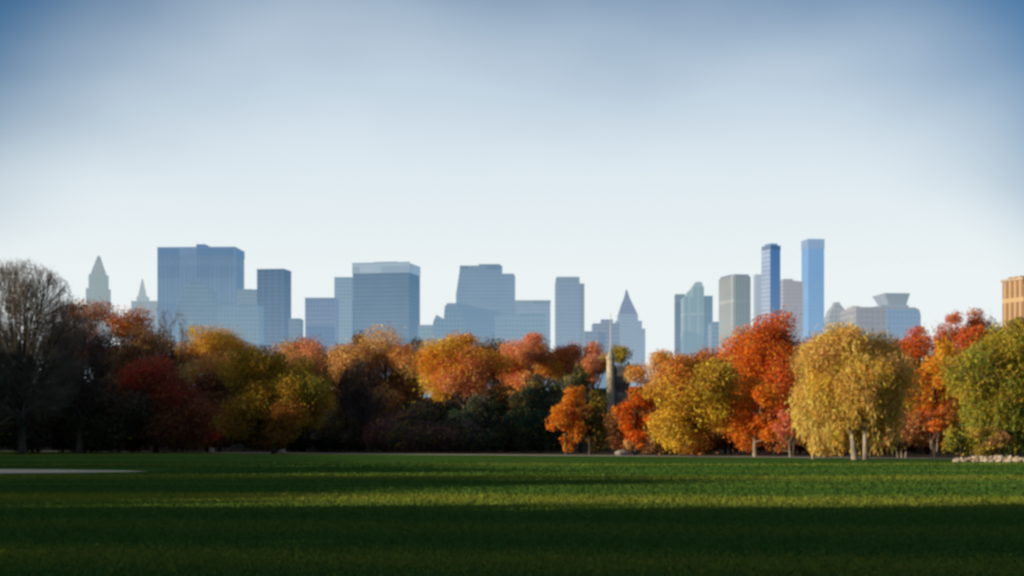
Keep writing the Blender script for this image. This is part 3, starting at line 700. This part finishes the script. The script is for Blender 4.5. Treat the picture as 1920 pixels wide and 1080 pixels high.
T('autumn_tree', 'broad ochre tree with an orange right shoulder', 1302, 208, 84, 662, 856, [(OCHRE, 1.3, -.4, -.1), (GOLD, .6, -.3, -.2), (RUST, .7, .7, .9), (OLIVE, .5, 0, -.6)], lobes=40, leaf=.3)
T('autumn_tree', 'rust topped tree behind the broad ochre one', 1330, 270, 62, 655, 800, [(RUST, 1, 0, .5), (OCHRE, .6, 0, 0), (BROWN, .6, 0, 0)], lobes=24)
T('autumn_tree', 'tallest red tree with deep red shade on its right', 1456, 232, 92, 582, 845, [(RED, 1.4, .1, .2), (HOT, .6, -.7, -.3), (ORANGE, .4, -.5, .2), (CRIM, .3, -.3, .6), (MAROON, .5, .8, 0)], lobes=46, shape='round', leaf=.29, lean=.38)  # right-hand shade put into the leaves as maroon
T('autumn_tree', 'orange red tree low on the left of the tallest red one', 1415, 205, 46, 705, 832, [(RED, 1, 0, .4), (HOT, 1, 0, -.6), (ORANGE, .6, .2, -1)], lobes=22, bark=PALE_BARK, leaf=.3)
T('willow_tree', 'large golden yellow willow with a pale forked trunk', 1602, 178, 100, 606, 840, [(YELL, 1.5, -.3, .2), (GOLD, .6, -.4, -.2), (TAN, .9, .4, 0)], lobes=100, weep=.5, stems=2, trunk_px=1598, bark=PALE_BARK, trunk_r=.42, leaf=.25, dens=.9, hollow=.13, bright=2.4, seed=5)
T('willow_tree', 'low straw coloured weeping tree left of the golden willow', 1524, 182, 32, 760, 846, [(YELL, 1, 0, 0), (TAN, .6, 0, -.5)], lobes=18, weep=.8, bark=PALE_BARK, leaf=.26, dens=.7)
T('autumn_tree', 'red tree behind the right side of the golden willow', 1724, 235, 62, 610, 810, [(RED, 1, 0, .4), (RUST, .7, 0, 0), (MAROON, .4, .5, 0)], lobes=26)
T('autumn_tree', 'flame orange tree between the golden willow and the green tree', 1752, 200, 54, 634, 815, [(ORANGE, 1.6, 0, .2), (GOLD, .7, -.3, 0), (HOT, .3, 0, -.8)], lobes=28, leaf=.3)
T('autumn_tree', 'tall red orange tree top above the green tree', 1808, 275, 46, 576, 700, [(RED, .8, -.5, 0), (PINK, .5, -.6, .3), (RUST, .8, .5, .3)], lobes=36, seed=3)
make_bare_tree('bare_tree', 'thin dark bare tree top behind the green tree', 1852, 290, 28, 585, mats=(BARK, DARK_TWIG), seed=7, nk=(5, 5, 4, 4), few_leaves=([(PLUM, 1, 0, 0), (RUST, .5, 0, 0)], 900))
T('green_tree', 'large still green tree at the right edge', 1900, 165, 102, 596, 850, [(GREEN, 1.1, -.2, .3), (OLIVE, 1.6, -.7, .5), (DKGREEN, .5, 1.2, -.8), (OCHRE, .25, .2, .8)], lobes=90, leaf=.27, weep=.3)  # lit upper left and dark lower right are set by leaf colour
# ---- understory on the sunny side
T('shrub', 'reddish shrub left of the low straw coloured weeping tree', 1484, 200, 34, 768, 848, [(RUST, 1, 0, 0), (PINK, .6, 0, .4), (BROWN, .5, 0, -.5)], cat='shrub', lobes=16, leaf=.27, parts=('stem', 'foliage'), stems=2, bark=PALE_BARK)
T('shrub', 'red brown shrub under the left boughs of the golden willow', 1553, 188, 34, 800, 858, [(RUST, 1, 0, 0), (MAROON, .7, 0, 0), (HOT, .2, 0, .5)], cat='shrub', lobes=16, leaf=.27, parts=('stem', 'foliage'), stems=3)
T('shrub', 'coppery shrub under the right boughs of the golden willow', 1690, 195, 58, 768, 838, [(RUST, 1, 0, 0), (TAN, .6, 0, .4), (MAROON, .6, 0, -.5)], cat='shrub', lobes=22, leaf=.28, parts=('stem', 'foliage'), stems=3, bark=PALE_BARK)
T('shrub', 'red orange shrub under the flame orange tree', 1752, 192, 32, 752, 838, [(HOT, .6, 0, .6), (RUST, 1, 0, 0), (MAROON, .4, 0, -.6)], cat='shrub', lobes=16, leaf=.27, parts=('stem', 'foliage'), stems=2, bark=PALE_BARK)
T('shrub', 'brown olive shrub before the green tree at the pale stones', 1856, 160, 34, 796, 856, [(BROWN, .9, 0, 0), (OLIVE, 1, -.4, .2), (TAN, .5, 0, .4)], cat='shrub', lobes=18, leaf=.24, parts=('stem', 'foliage'), stems=3)
T('shrub', 'yellow green shrub at the left foot of the green tree', 1797, 164, 26, 800, 850, [(OLIVE, 1, 0, .2), (YELL, .4, 0, .3), (GREEN, .6, 0, -.3)], cat='shrub', lobes=14, leaf=.24, parts=('stem', 'foliage'), stems=2)
T('shrub', 'low pale brown shrub between the narrow orange tree and the brilliant orange one', 1206, 226, 32, 815, 848, [(TAN, 1, 0, 0), (BROWN, .8, .4, 0)], cat='shrub', lobes=12, leaf=.27, parts=('stem', 'foliage'), stems=2)
# ---- back row on the rising ground, seen only between and above the nearer crowns
back = [(20, 350, 60, 640, 'grey brown tree behind the large bare grey one', (GREYB, BROWN)),
        (105, 345, 60, 600, 'grey green tree top behind the bare purplish tree', (GREYB, DKGREEN)),
        (345, 360, 55, 622, 'faded golden tree behind the pale twiggy tree top', (TAN, BROWN)),
        (460, 370, 62, 628, 'faded rust tree behind the left of the olive tree', (RUST, TAN)),
        (555, 365, 60, 634, 'faded pinkish tree at the foot of the dark slim slab', (TAN, PINK)),
        (648, 360, 50, 624, 'faded brown tree under the pale narrow tower', (BROWN, TAN)),
        (790, 355, 48, 634, 'faded grey brown tree under the low grey block', (GREYB, RUST)),
        (925, 365, 55, 632, 'faded olive brown tree behind the gold one', (BROWN, OLIVE)),
        (1068, 360, 45, 648, 'faded maroon tree under the slim grey tower', (MAROON, RUST)),
        (1262, 360, 50, 672, 'faded brown tree under the thin dark tower', (BROWN, RUST)),
        (1380, 345, 52, 655, 'rust tree under the cream edged tower', (RUST, RED)),
        (1565, 330, 62, 640, 'faded ochre tree under the small grey gabled tower', (OCHRE, TAN)),
        (1668, 330, 62, 628, 'faded ochre brown tree under the long flared crown block', (OCHRE, BROWN)),
        (1775, 330, 50, 640, 'faded dark red tree left of the tall red orange top', (RED, MAROON)),
        (1880, 320, 60, 612, 'faded olive tree under the peach stone tower', (OLIVE, BROWN))]
for px, d, hw, top, lab, (c1, c2) in back:
    T('autumn_tree', lab, px, d, hw * 1.2, top, 835, [(c1, 1, -.4, .4), (c2, .9, .4, -.2)], group='back row of park trees', lobes=26, leaf=.40, bright=1.5)
# ---- dark undergrowth closing the gaps along the whole tree line
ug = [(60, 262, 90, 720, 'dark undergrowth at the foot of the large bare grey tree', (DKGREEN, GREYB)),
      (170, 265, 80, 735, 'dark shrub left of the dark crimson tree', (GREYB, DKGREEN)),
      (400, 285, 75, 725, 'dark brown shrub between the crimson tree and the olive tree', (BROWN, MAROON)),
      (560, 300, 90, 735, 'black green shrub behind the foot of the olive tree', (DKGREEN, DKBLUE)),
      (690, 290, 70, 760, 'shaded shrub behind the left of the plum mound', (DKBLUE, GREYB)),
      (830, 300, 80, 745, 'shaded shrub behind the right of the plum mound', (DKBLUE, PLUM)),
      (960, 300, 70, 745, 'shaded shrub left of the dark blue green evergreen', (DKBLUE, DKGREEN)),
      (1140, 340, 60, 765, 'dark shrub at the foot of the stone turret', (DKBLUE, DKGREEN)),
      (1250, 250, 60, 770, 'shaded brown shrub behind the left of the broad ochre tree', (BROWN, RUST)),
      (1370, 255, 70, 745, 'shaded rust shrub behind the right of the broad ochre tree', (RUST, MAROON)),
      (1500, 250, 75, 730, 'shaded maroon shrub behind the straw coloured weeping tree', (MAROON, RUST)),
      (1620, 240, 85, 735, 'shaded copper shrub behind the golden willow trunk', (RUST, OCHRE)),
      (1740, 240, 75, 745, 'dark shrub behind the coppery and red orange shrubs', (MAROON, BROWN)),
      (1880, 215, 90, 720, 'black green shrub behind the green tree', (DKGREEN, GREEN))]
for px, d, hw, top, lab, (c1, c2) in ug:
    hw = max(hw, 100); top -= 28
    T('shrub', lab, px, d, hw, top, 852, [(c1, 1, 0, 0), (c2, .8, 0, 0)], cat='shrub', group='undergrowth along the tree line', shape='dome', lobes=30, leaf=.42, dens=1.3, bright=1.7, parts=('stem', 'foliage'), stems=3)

# ---- rocks and wall
def rock_mesh(name, s, seed, n=9, m=14):
    g = np.random.default_rng(seed)
    V = []; 
    ph = g.random(6) * 6.28
    for i in range(n):
        th = math.pi * i / (n - 1)
        for j in range(m):
            a = 2 * math.pi * j / m
            q = 1 + .16 * math.sin(2*a + ph[0] + th) + .12 * math.sin(3*a + ph[1] - 2*th) + .08 * math.sin(5*th + ph[2] + a)
            V.append((s[0]*q*math.sin(th)*math.cos(a), s[1]*q*math.sin(th)*math.sin(a), s[2]*(q*math.cos(th)*.9 + .45)))
    Fq = [[i*m + j, i*m + (j+1) % m, (i+1)*m + (j+1) % m, (i+1)*m + j] for i in range(n-1) for j in range(m)]
    return V, Fq
def rock(label, px, d, s, seed):
    V, Fq = rock_mesh('rock', s, seed)
    o = link('rock', np_mesh('rock', V, Fq), ROCK); o.location = (wx(px, d), d, 0)
    tag(o, label, 'rock')
rock('small pale rock in the shade below the olive tree', 530, 258, (.5, .4, .45), 3)
rock('small grey rock on the shaded edge left of the olive tree', 396, 268, (.45, .4, .6), 4)
rock('rounded pinkish rock left of the low pale brown shrub', 1168, 221, (1.0, .7, .55), 5)
def stone_wall():
    g = np.random.default_rng(8)
    V = []; Fq = []
    D = 157
    x = wx(1794, D)
    x0 = wx(1794, D); x1 = wx(1990, D)
    for row, (zc_, sc_) in enumerate([(.08, 1.1), (.26, .9), (.42, .7)]):
        x = x0 + row * .35 + g.uniform(0, .2)
        while x < x1:
            s = (g.uniform(.14, .52) * sc_, g.uniform(.22, .38), g.uniform(.10, .24) * sc_ + .03)
            if row == 2 and g.random() < .45: x += s[0] * 1.9; continue
            v, f = rock_mesh('', s, int(g.integers(1e6)), 6, 8)
            b = len(V); t = g.normal() * .25
            V += [(p[0] + x + p[2] * t, p[1] + D + g.normal() * .05 - (x - x0) * .3 + row * .1, p[2] + zc_ - s[2] * .3 + p[0] * t * .5 + g.normal() * .015) for p in v]
            Fq += [[i + b for i in q] for q in f]; x += s[0] * 1.25
    st = mat_noise('pale_stone', (.34, .25, .17), (.68, .55, .40), 1.3, bump=.4)
    o = link('stone_wall', np_mesh('stone_wall', V, Fq), st)
    tag(o, 'low rough wall of pale sunlit stones at the right edge of the lawn', 'wall')
stone_wall()

# ---- trees beyond the left edge, whose long shadows lie over the lawn and the left bank
def copy_tree(src, loc, rz, sc):
    r = src.copy(); C.objects.link(r); r.location = loc; r.rotation_euler = (0, 0, rz); r.scale = sc
    for ch in src.children:
        c = ch.copy(); C.objects.link(c); c.parent = r
    return r
GRP = 'tall park trees beyond the left edge'
LAB = 'tall dense park tree standing beyond the left edge of the lawn'
proto = T('park_tree', LAB, 960, 100, 200, 390, 815, [(OLIVE, 1, 0, 0), (RUST, 1, 0, 0), (GREEN, 1, 0, 0)], group=GRP, lobes=60, leaf=.6, dens=.6, loose=2.5)
PH = wz(390, 100); PR = 200 / F * 100     # ~15.4 m tall, 6.2 m crown radius
first = True
def shade(x, y, h, w=None):
    global first
    y -= .22 * (-18 - x) if y > 40 else .1 * (-18 - x)
    s = h / PH; q = (w or s * 1.05)
    if first:
        proto.location = (x, y, 0); proto.scale = (q, q, s); first = False
    else:
        copy_tree(proto, (x, y, 0), random.random() * 6.28, (q, q, s))
for (x, y, h) in [(-115, 226, 20), (-113, 238, 24), (-115, 251, 29), (-117, 263, 31), (-115, 275, 30), (-118, 288, 32), (-117, 301, 31), (-119, 315, 33), (-121, 332, 33)]:
    shade(x, y, h)
for (x, y, h) in [(-34, -4, 16), (-36, 6, 17), (-34, 17.5, 15), (-37, 27, 18), (-39, 31, 15), (-46, 38, 10.5), (-52, 44, 9)]:
    shade(x, y, h)
for (x, y, h) in [(-60, 51, 12), (-62, 59, 13), (-66, 69, 17), (-70, 79, 17), (-74, 89, 14), (-78, 101, 18), (-84, 114, 18), (-90, 128, 19), (-94, 142, 18), (-98, 156, 19), (-99, 170, 18), (-101, 184, 19), (-104, 198, 18), (-108, 212, 20)]:
    shade(x, y, h)

# ================================================================== LIGHT
SUN_EL = 11.5
sx, sy = -1.0, -0.32                         # towards the sun, level part
hd = Vn = math.hypot(sx, sy); sx /= hd; sy /= hd
sd = bpy.data.lights.new('sun', 'SUN'); sd.energy = 5.0; sd.angle = R(.53); sd.color = (1, .86, .66)
so = bpy.data.objects.new('sun', sd); C.objects.link(so)
from mathutils import Vector
tosun = Vector((sx * math.cos(R(SUN_EL)), sy * math.cos(R(SUN_EL)), math.sin(R(SUN_EL))))
so.rotation_euler = (-tosun).to_track_quat('-Z', 'Y').to_euler()
so.location = (-200, 0, 120)

w = bpy.data.worlds.new('World'); scene.world = w; w.use_nodes = True
nd = w.node_tree.nodes; ln = w.node_tree.links; nd.clear()
sky = N(nd, 'ShaderNodeTexSky', sky_type='NISHITA'); sky.sun_disc = False
sky.sun_elevation = R(SUN_EL); sky.sun_rotation = math.atan2(sx, sy)
sky.air_density = 1.0; sky.dust_density = .3; sky.ozone_density = 2.0
STR = .1
tint = N(nd, 'ShaderNodeMix', data_type='RGBA', blend_type='MULTIPLY'); tint.inputs['Factor'].default_value = 1
tint.inputs['B'].default_value = (.42, .70, .99, 1)
ln.new(sky.outputs[0], tint.inputs['A'])
tc = N(nd, 'ShaderNodeTexCoord'); sp = N(nd, 'ShaderNodeSeparateXYZ'); ln.new(tc.outputs['Generated'], sp.inputs[0])
def M(op, a, b=None, clamp=False):
    n = N(nd, 'ShaderNodeMath', operation=op); n.use_clamp = clamp
    for i, v in enumerate((a, b)):
        if v is None: continue
        if isinstance(v, (int, float)): n.inputs[i].default_value = v
        else: ln.new(v, n.inputs[i])
    return n.outputs[0]
X_, Y_, Z_ = sp.outputs
hor = M('SQRT', M('ADD', M('MULTIPLY', X_, X_), M('MULTIPLY', Y_, Y_)))
el = M('DIVIDE', Z_, M('MAXIMUM', hor, .001))
az2 = M('MULTIPLY', M('SUBTRACT', 1.0, M('DIVIDE', Y_, M('MAXIMUM', hor, .001))), 2.0)   # ~ squared angle off the city
azc = M('MINIMUM', az2, .16)
mp = N(nd, 'ShaderNodeMapping'); mp.inputs['Scale'].default_value = (2.6, 2.6, 5)
ln.new(tc.outputs['Generated'], mp.inputs[0])
nz = N(nd, 'ShaderNodeTexNoise'); nz.inputs['Scale'].default_value = 1.6; nz.inputs['Detail'].default_value = 3; nz.inputs['Roughness'].default_value = .45
ln.new(mp.outputs[0], nz.inputs['Vector'])
nn = M('MULTIPLY', M('SUBTRACT', nz.outputs['Fac'], .5), .11)
v = M('ADD', M('ADD', el, nn), M('MULTIPLY', M('MULTIPLY', azc, azc), 11.0))  # lens-like corner darkening put into the sky: veil drops towards the sides
mr = N(nd, 'ShaderNodeMapRange', interpolation_type='SMOOTHSTEP'); ln.new(v, mr.inputs['Value'])
mr.inputs['From Min'].default_value = .15; mr.inputs['From Max'].default_value = .330; mr.inputs['To Min'].default_value = .97; mr.inputs['To Max'].default_value = 0.0
mx = N(nd, 'ShaderNodeMix', data_type='RGBA'); ln.new(mr.outputs[0], mx.inputs['Factor'])
ln.new(tint.outputs['Result'], mx.inputs['A'])
cr = N(nd, 'ShaderNodeMix', data_type='RGBA')     # thin high cloud: whiter low down
cr.inputs['A'].default_value = (8.5, 9.1, 9.15, 1); cr.inputs['B'].default_value = (6.7, 7.8, 8.7, 1)
m3 = N(nd, 'ShaderNodeMapRange'); ln.new(el, m3.inputs['Value']); m3.inputs['From Min'].default_value = .095; m3.inputs['From Max'].default_value = .205
ln.new(m3.outputs[0], cr.inputs['Factor']); ln.new(cr.outputs['Result'], mx.inputs['B'])
# added fill: brighter upper sky, unseen above the frame, to lift the shade
hi = N(nd, 'ShaderNodeMapRange', interpolation_type='SMOOTHSTEP'); ln.new(el, hi.inputs['Value'])
hi.inputs['From Min'].default_value = .40; hi.inputs['From Max'].default_value = 1.1; hi.inputs['To Max'].default_value = .75
hm = N(nd, 'ShaderNodeMix', data_type='RGBA'); ln.new(hi.outputs[0], hm.inputs['Factor']); ln.new(mx.outputs['Result'], hm.inputs['A']); hm.inputs['B'].default_value = (3.3, 3.25, 3.05, 1)
mx = hm
bg = N(nd, 'ShaderNodeBackground'); bg.inputs['Strength'].default_value = STR
ln.new(mx.outputs['Result'], bg.inputs['Color'])
wo = N(nd, 'ShaderNodeOutputWorld'); ln.new(bg.outputs[0], wo.inputs[0])

# ================================================================== CAMERA
cd = bpy.data.cameras.new('camera'); co = bpy.data.objects.new('camera', cd); C.objects.link(co)
co.location = (0, 0, EYE); co.rotation_euler = (R(90), 0, 0)
cd.sensor_width = 36; cd.lens = 36 * F / 1920; cd.shift_y = (HZ - 540) / 1920
cd.clip_end = 30000; cd.clip_start = .1
scene.camera = co
scene.view_settings.view_transform = 'Standard'; scene.view_settings.look = 'None'
scene.view_settings.exposure = 0; scene.view_settings.gamma = 1
scene.render.engine = 'CYCLES'
scene.cycles.use_denoising = True
scene.cycles.filter_width = 3.0
scene.cycles.max_bounces = 6; scene.cycles.transparent_max_bounces = 4
